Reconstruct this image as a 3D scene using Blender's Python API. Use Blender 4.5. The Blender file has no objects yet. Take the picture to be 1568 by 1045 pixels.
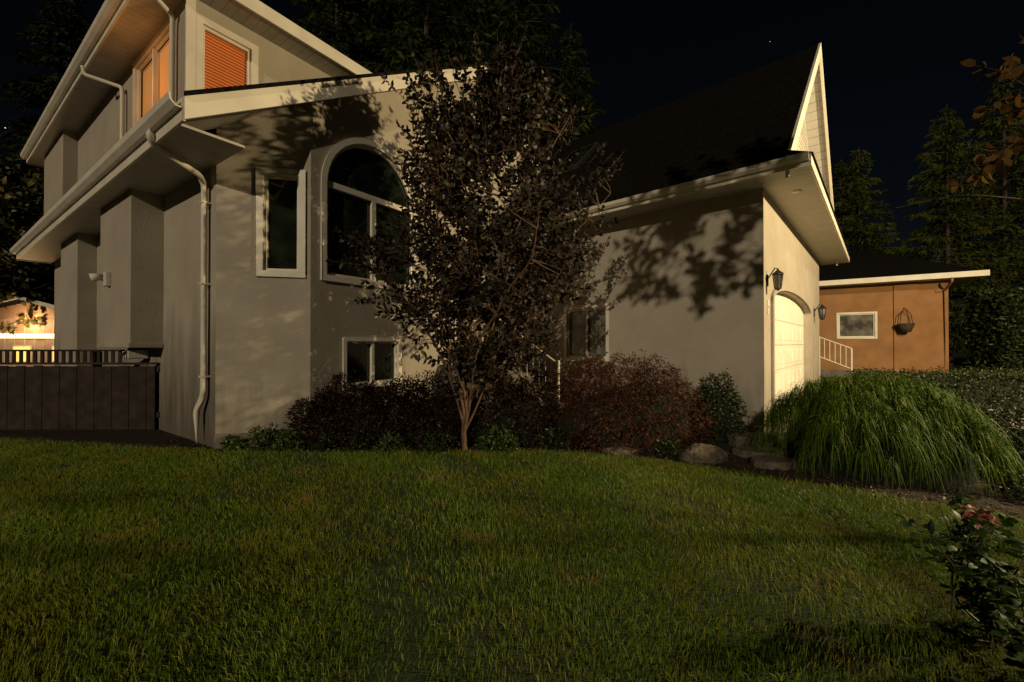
import bpy, math, random
import numpy as np
from mathutils import Vector, Matrix
from mathutils.geometry import tessellate_polygon
rng=np.random.default_rng(7); random.seed(7)
S=bpy.context.scene
S.view_settings.view_transform='Standard'; S.view_settings.look='None'; S.view_settings.exposure=0
COL=S.collection

# ------------------------------------------------------------ helpers
def empty(name,loc=(0,0,0)):
    o=bpy.data.objects.new(name,None); COL.objects.link(o); o.location=loc; o.empty_display_size=.2
    return o
def add(name,verts,faces,mat,parent=None,smooth=False):
    me=bpy.data.meshes.new(name); me.from_pydata([tuple(v) for v in verts],[],faces); me.update()
    if mat: me.materials.append(mat)
    o=bpy.data.objects.new(name,me); COL.objects.link(o)
    if parent: o.parent=parent
    if smooth:
        for p in me.polygons: p.use_smooth=True
    return o
def npmesh(name,V,F,mat,rnd=None,parent=None,smooth=False,link=True):
    V=np.asarray(V,dtype=np.float32); F=np.asarray(F,dtype=np.int32)
    me=bpy.data.meshes.new(name); k=F.shape[1]
    me.vertices.add(len(V)); me.vertices.foreach_set('co',V.ravel())
    me.loops.add(F.size); me.loops.foreach_set('vertex_index',F.ravel())
    me.polygons.add(len(F)); me.polygons.foreach_set('loop_start',np.arange(0,F.size,k,dtype=np.int32))
    me.polygons.foreach_set('loop_total',np.full(len(F),k,dtype=np.int32))
    if smooth: me.polygons.foreach_set('use_smooth',np.ones(len(F),dtype=bool))
    me.update(calc_edges=True)
    if rnd is not None:
        a=me.attributes.new('rnd','FLOAT','POINT'); a.data.foreach_set('value',np.asarray(rnd,dtype=np.float32))
    me.materials.append(mat)
    if not link: return me
    o=bpy.data.objects.new(name,me); COL.objects.link(o)
    if parent: o.parent=parent
    return o

# ------------------------------------------------------------ materials
def newmat(name):
    m=bpy.data.materials.new(name); m.use_nodes=True; nt=m.node_tree
    b=nt.nodes['Principled BSDF']; return m,nt,b
def N(nt,t,**kw):
    n=nt.nodes.new(t)
    for k,v in kw.items():
        if k in n.inputs: n.inputs[k].default_value=v
        else: setattr(n,k,v)
    return n
def ramp(nt,fac,stops):
    r=nt.nodes.new('ShaderNodeValToRGB'); e=r.color_ramp.elements
    while len(e)<len(stops): e.new(.5)
    for i,(p,c) in enumerate(stops): e[i].position=p; e[i].color=(*c,1)
    nt.links.new(fac,r.inputs['Fac']); return r.outputs['Color']
def noisemat(name,c1,c2,scale=3,rough=.8,bump=.2,bscale=60,metal=0,bdist=.01,spec=.3,detail=6):
    m,nt,b=newmat(name); tc=N(nt,'ShaderNodeTexCoord')
    n=N(nt,'ShaderNodeTexNoise',Scale=scale,Detail=float(detail)); nt.links.new(tc.outputs['Object'],n.inputs['Vector'])
    nt.links.new(ramp(nt,n.outputs['Fac'],[(.3,c1),(.7,c2)]),b.inputs['Base Color'])
    n2=N(nt,'ShaderNodeTexNoise',Scale=bscale,Detail=4.0); nt.links.new(tc.outputs['Object'],n2.inputs['Vector'])
    bp=N(nt,'ShaderNodeBump',Strength=bump,Distance=bdist); nt.links.new(n2.outputs['Fac'],bp.inputs['Height'])
    nt.links.new(bp.outputs['Normal'],b.inputs['Normal'])
    b.inputs['Roughness'].default_value=rough; b.inputs['Metallic'].default_value=metal
    b.inputs['Specular IOR Level'].default_value=spec
    return m
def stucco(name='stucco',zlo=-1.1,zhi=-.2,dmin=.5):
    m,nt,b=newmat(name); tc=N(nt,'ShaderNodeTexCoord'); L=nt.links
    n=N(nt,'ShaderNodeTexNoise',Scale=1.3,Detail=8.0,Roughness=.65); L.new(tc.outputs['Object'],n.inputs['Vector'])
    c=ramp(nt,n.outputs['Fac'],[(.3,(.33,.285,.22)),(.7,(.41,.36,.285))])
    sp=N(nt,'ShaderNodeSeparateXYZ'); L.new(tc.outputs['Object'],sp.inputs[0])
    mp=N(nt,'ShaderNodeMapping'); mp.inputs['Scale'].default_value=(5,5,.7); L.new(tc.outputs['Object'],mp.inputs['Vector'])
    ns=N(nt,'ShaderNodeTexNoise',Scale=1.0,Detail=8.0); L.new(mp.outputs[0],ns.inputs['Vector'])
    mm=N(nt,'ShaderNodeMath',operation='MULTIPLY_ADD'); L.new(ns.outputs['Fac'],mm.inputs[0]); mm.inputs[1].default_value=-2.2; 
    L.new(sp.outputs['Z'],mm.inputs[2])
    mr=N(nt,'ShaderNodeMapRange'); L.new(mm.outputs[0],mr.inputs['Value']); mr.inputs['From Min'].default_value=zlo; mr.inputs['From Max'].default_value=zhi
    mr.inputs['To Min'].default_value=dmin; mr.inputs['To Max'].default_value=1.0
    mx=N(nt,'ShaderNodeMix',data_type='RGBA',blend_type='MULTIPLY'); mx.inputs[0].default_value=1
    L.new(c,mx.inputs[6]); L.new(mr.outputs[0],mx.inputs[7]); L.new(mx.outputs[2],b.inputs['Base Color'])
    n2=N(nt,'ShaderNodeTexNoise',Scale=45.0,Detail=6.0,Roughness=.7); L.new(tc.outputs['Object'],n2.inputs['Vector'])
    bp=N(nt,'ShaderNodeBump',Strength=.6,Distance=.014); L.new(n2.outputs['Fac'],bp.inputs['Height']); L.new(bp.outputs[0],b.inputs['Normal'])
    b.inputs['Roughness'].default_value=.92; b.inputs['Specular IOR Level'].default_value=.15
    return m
def groovemat(name,c1,c2,ang,period,rough=.5,vertical=False):
    m,nt,b=newmat(name); tc=N(nt,'ShaderNodeTexCoord'); L=nt.links
    mp=N(nt,'ShaderNodeMapping'); mp.vector_type='TEXTURE'; mp.inputs['Rotation'].default_value=(0,0,ang); L.new(tc.outputs['Object'],mp.inputs['Vector'])
    sp=N(nt,'ShaderNodeSeparateXYZ'); L.new(mp.outputs[0],sp.inputs[0])
    a=N(nt,'ShaderNodeMath',operation='DIVIDE'); L.new(sp.outputs['Z' if vertical else 'X'],a.inputs[0]); a.inputs[1].default_value=period
    f=N(nt,'ShaderNodeMath',operation='FRACT'); L.new(a.outputs[0],f.inputs[0])
    n=N(nt,'ShaderNodeTexNoise',Scale=4.0,Detail=6.0); L.new(tc.outputs['Object'],n.inputs['Vector'])
    c=ramp(nt,n.outputs['Fac'],[(.3,c1),(.7,c2)])
    g=ramp(nt,f.outputs[0],[(.0,(.25,.25,.25)),(.08,(1,1,1))])
    mx=N(nt,'ShaderNodeMix',data_type='RGBA',blend_type='MULTIPLY'); mx.inputs[0].default_value=1
    L.new(c,mx.inputs[6]); L.new(g,mx.inputs[7]); L.new(mx.outputs[2],b.inputs['Base Color'])
    bp=N(nt,'ShaderNodeBump',Strength=.5,Distance=.01); L.new(f.outputs[0],bp.inputs['Height']); L.new(bp.outputs[0],b.inputs['Normal'])
    b.inputs['Roughness'].default_value=rough
    return m
def leafmat(name,c1,c2,c3=None,trans=.25,rough=.5,pscale=None,pc=None,spec=.3,hc=None):
    m,nt,b=newmat(name); L=nt.links
    at=N(nt,'ShaderNodeAttribute',attribute_name='rnd')
    st=[(0,c1),(1,c2)] if c3 is None else [(0,c1),(.75,c2),(1,c3)]
    c=ramp(nt,at.outputs['Fac'],st)
    tc=N(nt,'ShaderNodeTexCoord')
    if pscale:
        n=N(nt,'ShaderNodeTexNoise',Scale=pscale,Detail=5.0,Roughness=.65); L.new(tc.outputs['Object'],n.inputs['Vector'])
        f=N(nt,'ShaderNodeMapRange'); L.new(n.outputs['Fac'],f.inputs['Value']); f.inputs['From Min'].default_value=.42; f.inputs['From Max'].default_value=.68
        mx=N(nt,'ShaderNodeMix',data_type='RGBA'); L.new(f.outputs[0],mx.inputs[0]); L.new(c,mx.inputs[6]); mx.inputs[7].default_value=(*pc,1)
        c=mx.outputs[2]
    if hc:
        n=N(nt,'ShaderNodeTexNoise',Scale=2.3,Detail=4.0,Roughness=.6); L.new(tc.outputs['Object'],n.inputs['Vector'])
        f=N(nt,'ShaderNodeMapRange'); L.new(n.outputs['Fac'],f.inputs['Value']); f.inputs['From Min'].default_value=.57; f.inputs['From Max'].default_value=.70
        mx=N(nt,'ShaderNodeMix',data_type='RGBA'); L.new(f.outputs[0],mx.inputs[0]); L.new(c,mx.inputs[6]); mx.inputs[7].default_value=(*hc,1)
        c=mx.outputs[2]
    L.new(c,b.inputs['Base Color']); b.inputs['Roughness'].default_value=rough; b.inputs['Specular IOR Level'].default_value=spec
    if trans>0:
        t=N(nt,'ShaderNodeBsdfTranslucent'); L.new(c,t.inputs[0]); ms=N(nt,'ShaderNodeMixShader'); ms.inputs[0].default_value=trans
        L.new(b.outputs[0],ms.inputs[1]); L.new(t.outputs[0],ms.inputs[2]); L.new(ms.outputs[0],nt.nodes['Material Output'].inputs[0])
    return m
def emis(name,c,s,noise=False):
    m,nt,b=newmat(name); b.inputs['Base Color'].default_value=(*[min(1,x*.5) for x in c],1)
    b.inputs['Emission Color'].default_value=(*c,1); b.inputs['Emission Strength'].default_value=s
    if noise:
        tc=N(nt,'ShaderNodeTexCoord'); n=N(nt,'ShaderNodeTexNoise',Scale=1.5); nt.links.new(tc.outputs['Object'],n.inputs['Vector'])
        mr=N(nt,'ShaderNodeMapRange'); nt.links.new(n.outputs['Fac'],mr.inputs['Value']); mr.inputs['To Min'].default_value=s*.4; mr.inputs['To Max'].default_value=s*1.6
        nt.links.new(mr.outputs[0],b.inputs['Emission Strength'])
    try: m.cycles.emission_sampling='NONE'
    except Exception: pass
    return m
UANG=math.atan2(.8234,.5675); GANG=math.atan2(.744,.668)
M_st=stucco()
M_st2=stucco('stucco_stain_shade',-1.0,1.0,.30)  # low streaks: stains plus plant shade, painted into the stucco colour
M_wh=noisemat('white_trim',(.60,.54,.43),(.72,.66,.54),2.5,.45,.08,30)
M_sofH=groovemat('soffit_house',(.36,.33,.28),(.46,.42,.36),UANG+math.pi/2,.15)
M_sofH2=groovemat('soffit_house_front',(.36,.33,.28),(.46,.42,.36),UANG,.15)
M_sofG=groovemat('soffit_garage',(.42,.39,.33),(.5,.47,.4),GANG,.15)
M_sid=groovemat('siding',(.36,.33,.28),(.44,.41,.35),0,.16,.6,True)
M_roof=noisemat('asphalt_shingle',(.004,.0035,.003),(.013,.011,.009),14,.98,.5,30,0,.02,.03)
M_door=noisemat('garage_door_paint',(.72,.68,.56),(.80,.76,.63),2,.5,.05,60)
M_conc=noisemat('concrete',(.10,.085,.065),(.17,.15,.12),3,.9,.3,40)
M_black=noisemat('black_metal',(.01,.01,.01),(.02,.02,.02),8,.4,.05)
M_wood=noisemat('fence_wood',(.016,.011,.007),(.045,.030,.019),6,.85,.3,50)
M_bark=noisemat('bark',(.08,.045,.025),(.15,.09,.05),12,.85,.4,50)
M_darkbark=noisemat('dark_bark',(.03,.022,.015),(.07,.05,.035),10,.9,.4,40)
M_mulch=noisemat('mulch_soil',(.012,.008,.005),(.045,.03,.018),25,.95,1.0,50,0,.04)
M_rock=noisemat('rock',(.05,.038,.028),(.13,.105,.075),6,.9,.9,14,0,.06)
def glassmat(name,c,rough=.04):
    m,nt,b=newmat(name); tc=N(nt,'ShaderNodeTexCoord'); n=N(nt,'ShaderNodeTexNoise',Scale=2.6,Detail=7.0,Roughness=.6); nt.links.new(tc.outputs['Object'],n.inputs['Vector'])
    nt.links.new(ramp(nt,n.outputs['Fac'],[(.4,tuple(x*.25 for x in c)),(.68,c)]),b.inputs['Base Color'])
    b.inputs['Roughness'].default_value=rough; b.inputs['Specular IOR Level'].default_value=.6
    n2=N(nt,'ShaderNodeTexNoise',Scale=1.2); nt.links.new(tc.outputs['Object'],n2.inputs['Vector'])
    bp=N(nt,'ShaderNodeBump',Strength=.06,Distance=.05); nt.links.new(n2.outputs['Fac'],bp.inputs['Height']); nt.links.new(bp.outputs[0],b.inputs['Normal'])
    return m
M_glass=glassmat('window_glass',(.020,.026,.013))  # mottled green base colour paints in a dim foliage reflection
M_curt=glassmat('window_glass_curtain',(.22,.20,.165),.12)

# ------------------------------------------------------------ frames
class Fr:
    def __init__(s,o,U): s.o=Vector((o[0],o[1])); s.U=Vector(U).normalized(); s.V=Vector((-s.U.y,s.U.x))
    def __call__(s,u,v,z): p=s.o+s.U*u+s.V*v; return Vector((p.x,p.y,z))
H=Fr((-3.275,5.026),(.5675,.8234)); G=Fr((3.774,6.16),(.668,.744))
BF=[(0,1,2,3),(7,6,5,4),(0,4,5,1),(1,5,6,2),(2,6,7,3),(3,7,4,0)]
def bev(o,w,seg=2):
    m=o.modifiers.new('b','BEVEL'); m.width=w; m.segments=seg; m.limit_method='ANGLE'; return o
def box(fr,u0,u1,v0,v1,z0,z1,mat,name,parent,b=0):
    vs=[fr(u,v,z) for z in (z0,z1) for (u,v) in ((u0,v0),(u1,v0),(u1,v1),(u0,v1))]
    o=add(name,vs,BF,mat,parent)
    if b: bev(o,b)
    return o
def slab(fr,c,t,mat,name,parent):
    vs=[fr(*p) for p in c]+[fr(p[0],p[1],p[2]-t) for p in c]; n=len(c)
    fs=[tuple(range(n)),tuple(range(2*n-1,n-1,-1))]+[(i,(i+1)%n,(i+1)%n+n,i+n) for i in range(n)]
    return add(name,vs,fs,mat,parent)
def fnbox(fn,a0,a1,z0,z1,d0,d1,mat,name,parent,b=0):
    vs=[fn(a,z,d) for z in (z0,z1) for (a,d) in ((a0,d0),(a1,d0),(a1,d1),(a0,d1))]
    o=add(name,vs,BF,mat,parent)
    if b: bev(o,b)
    return o
def panel(fn,outer,holes,mat,name,parent,rev=.1):
    loops=[outer]+holes
    tris=tessellate_polygon([[Vector((a,z,0)) for a,z in l] for l in loops])
    pts=[p for l in loops for p in l]; vs=[fn(a,z,0) for a,z in pts]; fs=[tuple(t) for t in tris]
    for h in holes:
        b0=len(vs); n=len(h)
        vs+=[fn(a,z,0) for a,z in h]+[fn(a,z,rev) for a,z in h]
        fs+=[(b0+i,b0+(i+1)%n,b0+n+(i+1)%n,b0+n+i) for i in range(n)]
    return add(name,vs,fs,mat,parent)
def rect(a0,a1,z0,z1,i=0): return [(a0+i,z0+i),(a1-i,z0+i),(a1-i,z1-i),(a0+i,z1-i)]
def arch(a0,a1,z0,zs,i=0,rise=None,n=22):
    c=(a0+a1)/2; r=(a1-a0)/2-i; ry=(rise if rise else (a1-a0)/2)-i
    return [(a0+i,z0+i),(a1-i,z0+i)]+[(c+r*math.cos(t),zs+ry*math.sin(t)) for t in [math.pi*k/n for k in range(n+1)]]
def ring(fn,out,inn,d0,d1,mat,name,parent):
    n=len(out); vs=[fn(a,z,d0) for a,z in out]+[fn(a,z,d0) for a,z in inn]+[fn(a,z,d1) for a,z in out]+[fn(a,z,d1) for a,z in inn]
    fs=[]
    for i in range(n):
        j=(i+1)%n
        fs+=[(i,j,n+j,n+i),(i,j,2*n+j,2*n+i),(n+i,n+j,3*n+j,3*n+i)]
    return bev(add(name,vs,fs,mat,parent),.006)
def window(fn,shape,parent,nm,w=.08,sash=.035,mul=(),glass=None,depth=.07):
    ring(fn,shape(0),shape(w),-.03,.05,M_wh,nm+'_casing',parent)
    ring(fn,shape(w+.001),shape(w+sash),.02,.06,M_wh,nm+'_sash',parent)
    g=shape(w+.01); add(nm+'_glass',[fn(a,z,depth) for a,z in g],[tuple(range(len(g)))],glass or M_glass,parent)
    for k,(a0,a1,z0,z1) in enumerate(mul): fnbox(fn,a0,a1,z0,z1,.005,.062,M_wh,f'{nm}_mullion_{k}',parent,.004)
def tubes(paths,sides=6):
    V=[];F=[];b=0
    ang=np.linspace(0,2*np.pi,sides,endpoint=False)
    for pts,rad in paths:
        pts=np.asarray(pts,float); rad=np.broadcast_to(np.asarray(rad,float),(len(pts),)); n=len(pts)
        t=np.gradient(pts,axis=0); t/=np.linalg.norm(t,axis=1)[:,None]+1e-9
        ref=np.array([0,0,1.]) if abs(t[:,2]).mean()<.8 else np.array([1.,0,0])
        x=np.cross(t,ref); x/=np.linalg.norm(x,axis=1)[:,None]+1e-9; y=np.cross(t,x)
        ringv=pts[:,None,:]+rad[:,None,None]*(np.cos(ang)[None,:,None]*x[:,None,:]+np.sin(ang)[None,:,None]*y[:,None,:])
        V.append(ringv.reshape(-1,3))
        i=np.arange(n-1)[:,None]*sides+np.arange(sides)[None,:]; j=np.arange(n-1)[:,None]*sides+(np.arange(sides)[None,:]+1)%sides
        F.append((np.stack([i,j,j+sides,i+sides],-1).reshape(-1,4))+b); b+=n*sides
    return np.concatenate(V),np.concatenate(F)
def tubeobj(name,paths,mat,parent=None,sides=6):
    V,F=tubes(paths,sides); return npmesh(name,V,F,mat,None,parent,True)
def unit(a): return a/(np.linalg.norm(a,axis=-1,keepdims=True)+1e-9)
def leaves(P,D,L,W,fold=.25,rounded=False,up=None):
    n=len(P); D=unit(D); R=unit(rng.normal(size=(n,3)) + (0 if up is None else up*np.array([0,0,1.])))
    Sd=unit(np.cross(D,R)); Nn=np.cross(Sd,D); L=np.broadcast_to(L,(n,))[:,None]; W=np.broadcast_to(W,(n,))[:,None]
    r=rng.random(n)
    if not rounded:
        V=np.stack([P,P+.42*L*D+.5*W*Sd+fold*W*Nn,P+L*D,P+.42*L*D-.5*W*Sd+fold*W*Nn],1)
        b=np.arange(n)[:,None]*4; F=np.concatenate([b+[0,1,2],b+[0,2,3]]); k=4
    else:
        V=np.stack([P,P+.25*L*D+.42*W*Sd+fold*W*Nn,P+.65*L*D+.42*W*Sd+fold*W*Nn,P+L*D-.1*L*Nn,P+.65*L*D-.42*W*Sd+fold*W*Nn,P+.25*L*D-.42*W*Sd+fold*W*Nn],1)
        b=np.arange(n)[:,None]*6; F=np.concatenate([b+[0,1,5],b+[1,2,4],b+[1,4,5],b+[2,3,4]]); k=6
    return V.reshape(-1,3),F,np.repeat(r,k)
def curve(p0,p1,n=7,sag=0,wob=.05):
    t=np.linspace(0,1,n)[:,None]; p0=np.asarray(p0,float);p1=np.asarray(p1,float)
    p=p0+(p1-p0)*t; L=np.linalg.norm(p1-p0)
    w=rng.normal(size=3)*wob*L; w2=rng.normal(size=3)*wob*L*.6
    p=p+np.sin(np.pi*t)*w+np.sin(2*np.pi*t)*w2; p[:,2]+=(np.sin(np.pi*t[:,0]))*sag*L
    return p
_ph=rng.random((24,3))*6.28; _fr=rng.normal(size=(24,3))
def fnoise(P,s=1.0):
    P=np.asarray(P); o=np.zeros(len(P))
    for i in range(12): o+=np.sin((P@_fr[i])*s*(1+.25*i)+_ph[i,0])/(1+.18*i)
    return o/4.0

# ------------------------------------------------------------ HOUSE
house=empty('stucco_house')
SL=.624
def ztop(u): return 4.06+SL*(u+.65) if u<=4.515 else 4.06+SL*5.165-SL*(u-4.515)
def under(u): return ztop(u)-.16
fF=lambda a,z,d: H(a,d,z)
fS=lambda a,z,d: H(d,a,z)
P0=H(0,.836,0); Cd=(H.U-H.V).normalized(); Ci=(H.U+H.V).normalized()
def fC(a,z,d):
    p=Vector((P0.x,P0.y))+Cd*a+Ci*d; return Vector((p.x,p.y,z))
archw=lambda i: arch(.98,2.79,2.31,3.72,i)
archu=lambda i: arch(3.62,4.72,4.75,5.55,i,n=22)
basw=lambda i: rect(1.33,2.42,.72,1.5,i)
doorw=lambda i: rect(3.75,4.75,1.0,3.1,i)
sidew=lambda i: rect(3.28,3.68,1.3,3.1,i)
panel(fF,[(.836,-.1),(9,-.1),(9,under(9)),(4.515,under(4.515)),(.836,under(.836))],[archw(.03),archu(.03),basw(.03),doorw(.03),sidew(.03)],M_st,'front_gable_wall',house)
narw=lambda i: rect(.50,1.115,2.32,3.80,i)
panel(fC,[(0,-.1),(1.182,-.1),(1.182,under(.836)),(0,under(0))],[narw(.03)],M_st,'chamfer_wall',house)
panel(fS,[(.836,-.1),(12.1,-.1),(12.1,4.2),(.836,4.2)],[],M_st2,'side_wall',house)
window(fF,archw,house,'arched_window',.085,.04,mul=[(1.845,1.925,2.39,3.70),(1.07,2.70,3.68,3.77)])
window(fF,archu,house,'gable_window',.07,.03,mul=[(3.69,4.65,5.52,5.58)])
window(fF,basw,house,'basement_window',.06,.03,mul=[(1.85,1.90,.78,1.44)])
window(fF,sidew,house,'sidelight',.06,.03,mul=[(3.34,3.62,1.85,1.88),(3.34,3.62,2.4,2.43)])
window(fC,narw,house,'narrow_window',.085,.035)
ring(fF,doorw(0),doorw(.07),-.03,.06,M_wh,'entry_door_frame',house)
M_edoor=noisemat('entry_door_paint',(.10,.05,.03),(.14,.075,.045),5,.5,.1)
fnbox(fF,3.81,4.69,1.0,3.04,.06,.1,M_edoor,'entry_door',house)
for k in range(2):
    for j,(a,b_) in enumerate(((1.2,1.9),(2.1,2.85))): fnbox(fF,3.9+.4*k,4.22+.4*k,a,b_,.045,.07,M_edoor,f'entry_door_panel_{k}{j}',house,.01)
box(H,-.40,-.002,2.88,4.73,1.42,3.80,M_st,'fireplace_bay',house)
box(H,-.43,-.002,2.85,4.76,1.34,1.42,M_st,'fireplace_bay_base',house,.01)
box(H,-.30,-.002,7.2,9.0,-.1,3.80,M_st,'side_pilaster',house)
vp=H(-.42,4.35,2.55)
def cyl(name,c,axis,r,l,mat,parent,seg=18,r2=None):
    a=Vector(axis).normalized(); c=Vector(c)
    return tubeobj(name,[([c-a*l/2,c-a*l/2+a*.001,c+a*l/2-a*.001,c+a*l/2],[.001,r,r if r2 is None else r2,.001])],mat,parent,seg)
ax=Vector((-H.U.x,-H.U.y,0))
cyl('floodlight_head',Vector(vp)+ax*.1,ax+Vector((-.3,0,-.3)),.055,.15,M_wh,house,r2=.075)
cyl('floodlight_base',vp,ax,.06,.05,M_wh,house)
fnbox(fS,4.0,4.16,2.38,2.62,-.47,-.40,M_wh,'meter_box',house,.01)
fnbox(fS,3.5,3.8,1.15,1.3,-.3,-.02,M_wh,'vent_hood',house,.02)
# lower gable roof
slab(H,[(-.65,-.15,ztop(-.65)),(4.515,-.15,ztop(4.515)),(4.515,12.6,ztop(4.515)),(-.65,12.6,ztop(-.65))],.14,M_roof,'gable_roof_left',house)
slab(H,[(4.515,-.15,ztop(4.515)),(9.68,-.15,ztop(9.68)),(9.68,12.6,ztop(9.68)),(4.515,12.6,ztop(4.515))],.14,M_roof,'gable_roof_right',house)
def rake(fr,u0,z0,u1,z1,h,v0,v1,name,mat=None):
    vs=[fr(u,v,z) for v in (v0,v1) for (u,z) in ((u0,z0-h),(u1,z1-h),(u1,z1),(u0,z0))]
    return add(name,vs,[(0,1,2,3),(7,6,5,4),(0,4,5,1),(1,5,6,2),(2,6,7,3),(3,7,4,0)],mat or M_wh,house)
rake(H,-.66,ztop(-.66)+.02,4.515,ztop(4.515)+.02,.27,-.19,-.15,'rake_fascia_left')
rake(H,4.515,ztop(4.515)+.02,9.7,ztop(9.7)+.02,.27,-.19,-.15,'rake_fascia_right')
rake(H,-.67,ztop(-.67)+.045,4.515,ztop(4.515)+.045,.05,-.215,-.19,'rake_drip_left',M_roof)
rake(H,-.62,ztop(-.62)-.15,4.5,ztop(4.5)-.15,.02,-.15,.83,'rake_soffit',M_sofH)
box(H,-.64,0,.0,12.6,3.80,3.83,M_sofH,'side_eave_soffit',house)
box(H,-.67,-.64,-.148,12.6,3.80,4.05,M_wh,'side_eave_fascia',house)
def gutter(fr,u,v0,v1,z,name,s=1.0):
    prof=[(0,0),(-.06,0),(-.11,.05),(-.12,.12),(-.105,.12),(-.095,.055),(-.055,.012),(0,.012)]
    n=len(prof); vs=[fr(u+a*s,v,z+b*s) for v in (v0,v1) for a,b in prof]
    fs=[(i,(i+1)%n,n+(i+1)%n,n+i) for i in range(n)]+[tuple(range(n)),tuple(range(2*n-1,n-1,-1))]
    return add(name,vs,fs,M_wh,house)
gutter(H,-.67,-.15,12.6,3.93,'side_gutter')
box(H,-.66,0,12.6,12.64,3.78,4.1,M_wh,'rear_fascia',house)
def bevpipe(name,pts,r,mat,parent):
    P=[Vector(p) for p in pts]; out=[P[0]]
    for i in range(1,len(P)-1):
        a=(P[i-1]-P[i]); b=(P[i+1]-P[i]); k=min(.07,a.length*.4,b.length*.4); a.normalize(); b.normalize()
        for t in (0,.25,.5,.75,1):
            s=P[i]+a*k; e=P[i]+b*k; out.append((1-t)**2*s+2*t*(1-t)*P[i]+t*t*e)
    out.append(P[-1]); return tubeobj(name,[([tuple(p) for p in out],r)],mat,parent,10)
bevpipe('downspout',[H(-.72,.72,3.97),H(-.72,.72,3.84),H(-.66,.78,3.78),H(-.14,1.0,3.66),H(-.07,1.03,3.55),H(-.07,1.03,.70),H(-.10,1.17,.50),H(-.10,1.17,.03)],.038,M_wh,house)
for z in (.95,2.2,3.3): fnbox(fS,.985,1.075,z,z+.025,-.112,-.0,M_wh,'downspout_strap',house)
# upper storey
fUS=fS; fUF=lambda a,z,d: H(a,1.936+d,z)
uw=lambda i: rect(2.5,4.5,5.1,6.56,i)
fw=lambda i: rect(.10,.98,5.18,6.42,i)
panel(fUS,[(1.936,3.8),(12.1,3.8),(12.1,6.72),(1.936,6.72)],[uw(.03)],M_st,'upper_side_wall',house)
panel(fUF,[(0,4.0),(4.75,4.0),(4.75,6.72),(0,6.72)],[fw(.03)],M_st,'upper_front_wall',house)
box(H,4.75,4.78,1.94,12.1,4,6.72,M_st,'upper_right_wall',house)
box(H,-.25,-.002,9.2,11.8,4.3,6.66,M_st,'upper_bay',house)
M_or=emis('lit_blind',(1,.38,.08),.22,True); M_or2=emis('lit_room_gap',(1,.22,.02),.03)
M_or3=emis('lit_side_blind',(1,.46,.13),.18,True)
def lit(fn,shape,nm,w,mt,slats,a0,a1,z0,z1):
    ring(fn,shape(0),shape(w),-.03,.05,M_wh,nm+'_casing',house)
    ring(fn,shape(w+.001),shape(w+.04),.02,.06,M_wh,nm+'_sash',house)
    g=shape(w+.01); add(nm+'_backing',[fn(a,z,.09) for a,z in g],[tuple(range(4))],M_or2 if slats else mt,house)
    if slats:
        vs=[];fs=[]
        n=int((z1-z0)/.05)
        for k in range(n):
            z=z0+k*.05; b=len(vs); vs+=[fn(a0,z,.06),fn(a1,z,.06),fn(a1,z+.028,.085),fn(a0,z+.028,.085)]; fs.append((b,b+1,b+2,b+3))
        add(nm+'_blind_slats',vs,fs,mt,house)
lit(fUF,fw,'upper_front_window',.10,M_or,True,.23,.85,5.3,6.3)
lit(fUS,uw,'upper_side_window',.08,M_or3,False,0,0,0,0)
fnbox(fUS,3.46,3.52,5.18,6.48,.0,.06,M_wh,'upper_side_mullion',house)
EZ=6.84
slab(H,[(-.45,1.486,EZ),(2.3,4.4,EZ+1.2),(2.3,9.7,EZ+1.2),(-.45,12.8,EZ)],.08,M_roof,'hip_roof_a',house)
slab(H,[(-.45,1.486,EZ),(5.2,1.486,EZ),(2.3,4.4,EZ+1.2)],.08,M_roof,'hip_roof_b',house)
slab(H,[(5.2,1.486,EZ),(5.2,12.8,EZ),(2.3,9.7,EZ+1.2),(2.3,4.4,EZ+1.2)],.08,M_roof,'hip_roof_c',house)
slab(H,[(-.45,12.8,EZ),(2.3,9.7,EZ+1.2),(5.2,12.8,EZ)],.08,M_roof,'hip_roof_d',house)
box(H,-.45,0,1.49,12.75,EZ-.19,EZ-.16,M_sofH,'upper_side_soffit',house)
box(H,0.001,5.2,1.49,1.93,EZ-.19,EZ-.16,M_sofH2,'upper_front_soffit',house)
box(H,-.48,-.45,1.45,12.8,EZ-.2,EZ+.02,M_wh,'upper_side_fascia',house)
box(H,-.45,5.2,1.45,1.486,EZ-.2,EZ+.02,M_wh,'upper_front_fascia',house)
box(H,-.45,5.2,12.8,12.83,EZ-.2,EZ+.02,M_wh,'upper_rear_fascia',house)
gutter(H,-.48,1.45,12.8,EZ-.1,'upper_gutter')
bevpipe('upper_downspout',[H(-.52,2.1,EZ-.1),H(-.52,2.1,EZ-.25),H(-.07,2.28,EZ-.42),H(-.07,2.3,EZ-.6),H(-.07,2.3,4.5)],.035,M_wh,house)
bevpipe('upper_downspout_b',[H(-.5,5.6,EZ-.15),H(-.48,5.6,EZ-.3),H(-.07,5.0,EZ-.55),H(-.07,4.98,EZ-.7),H(-.07,4.98,4.5)],.035,M_wh,house)
box(H,-.02,.1,1.9,1.935,4.6,6.65,M_wh,'upper_corner_board',house)

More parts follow.
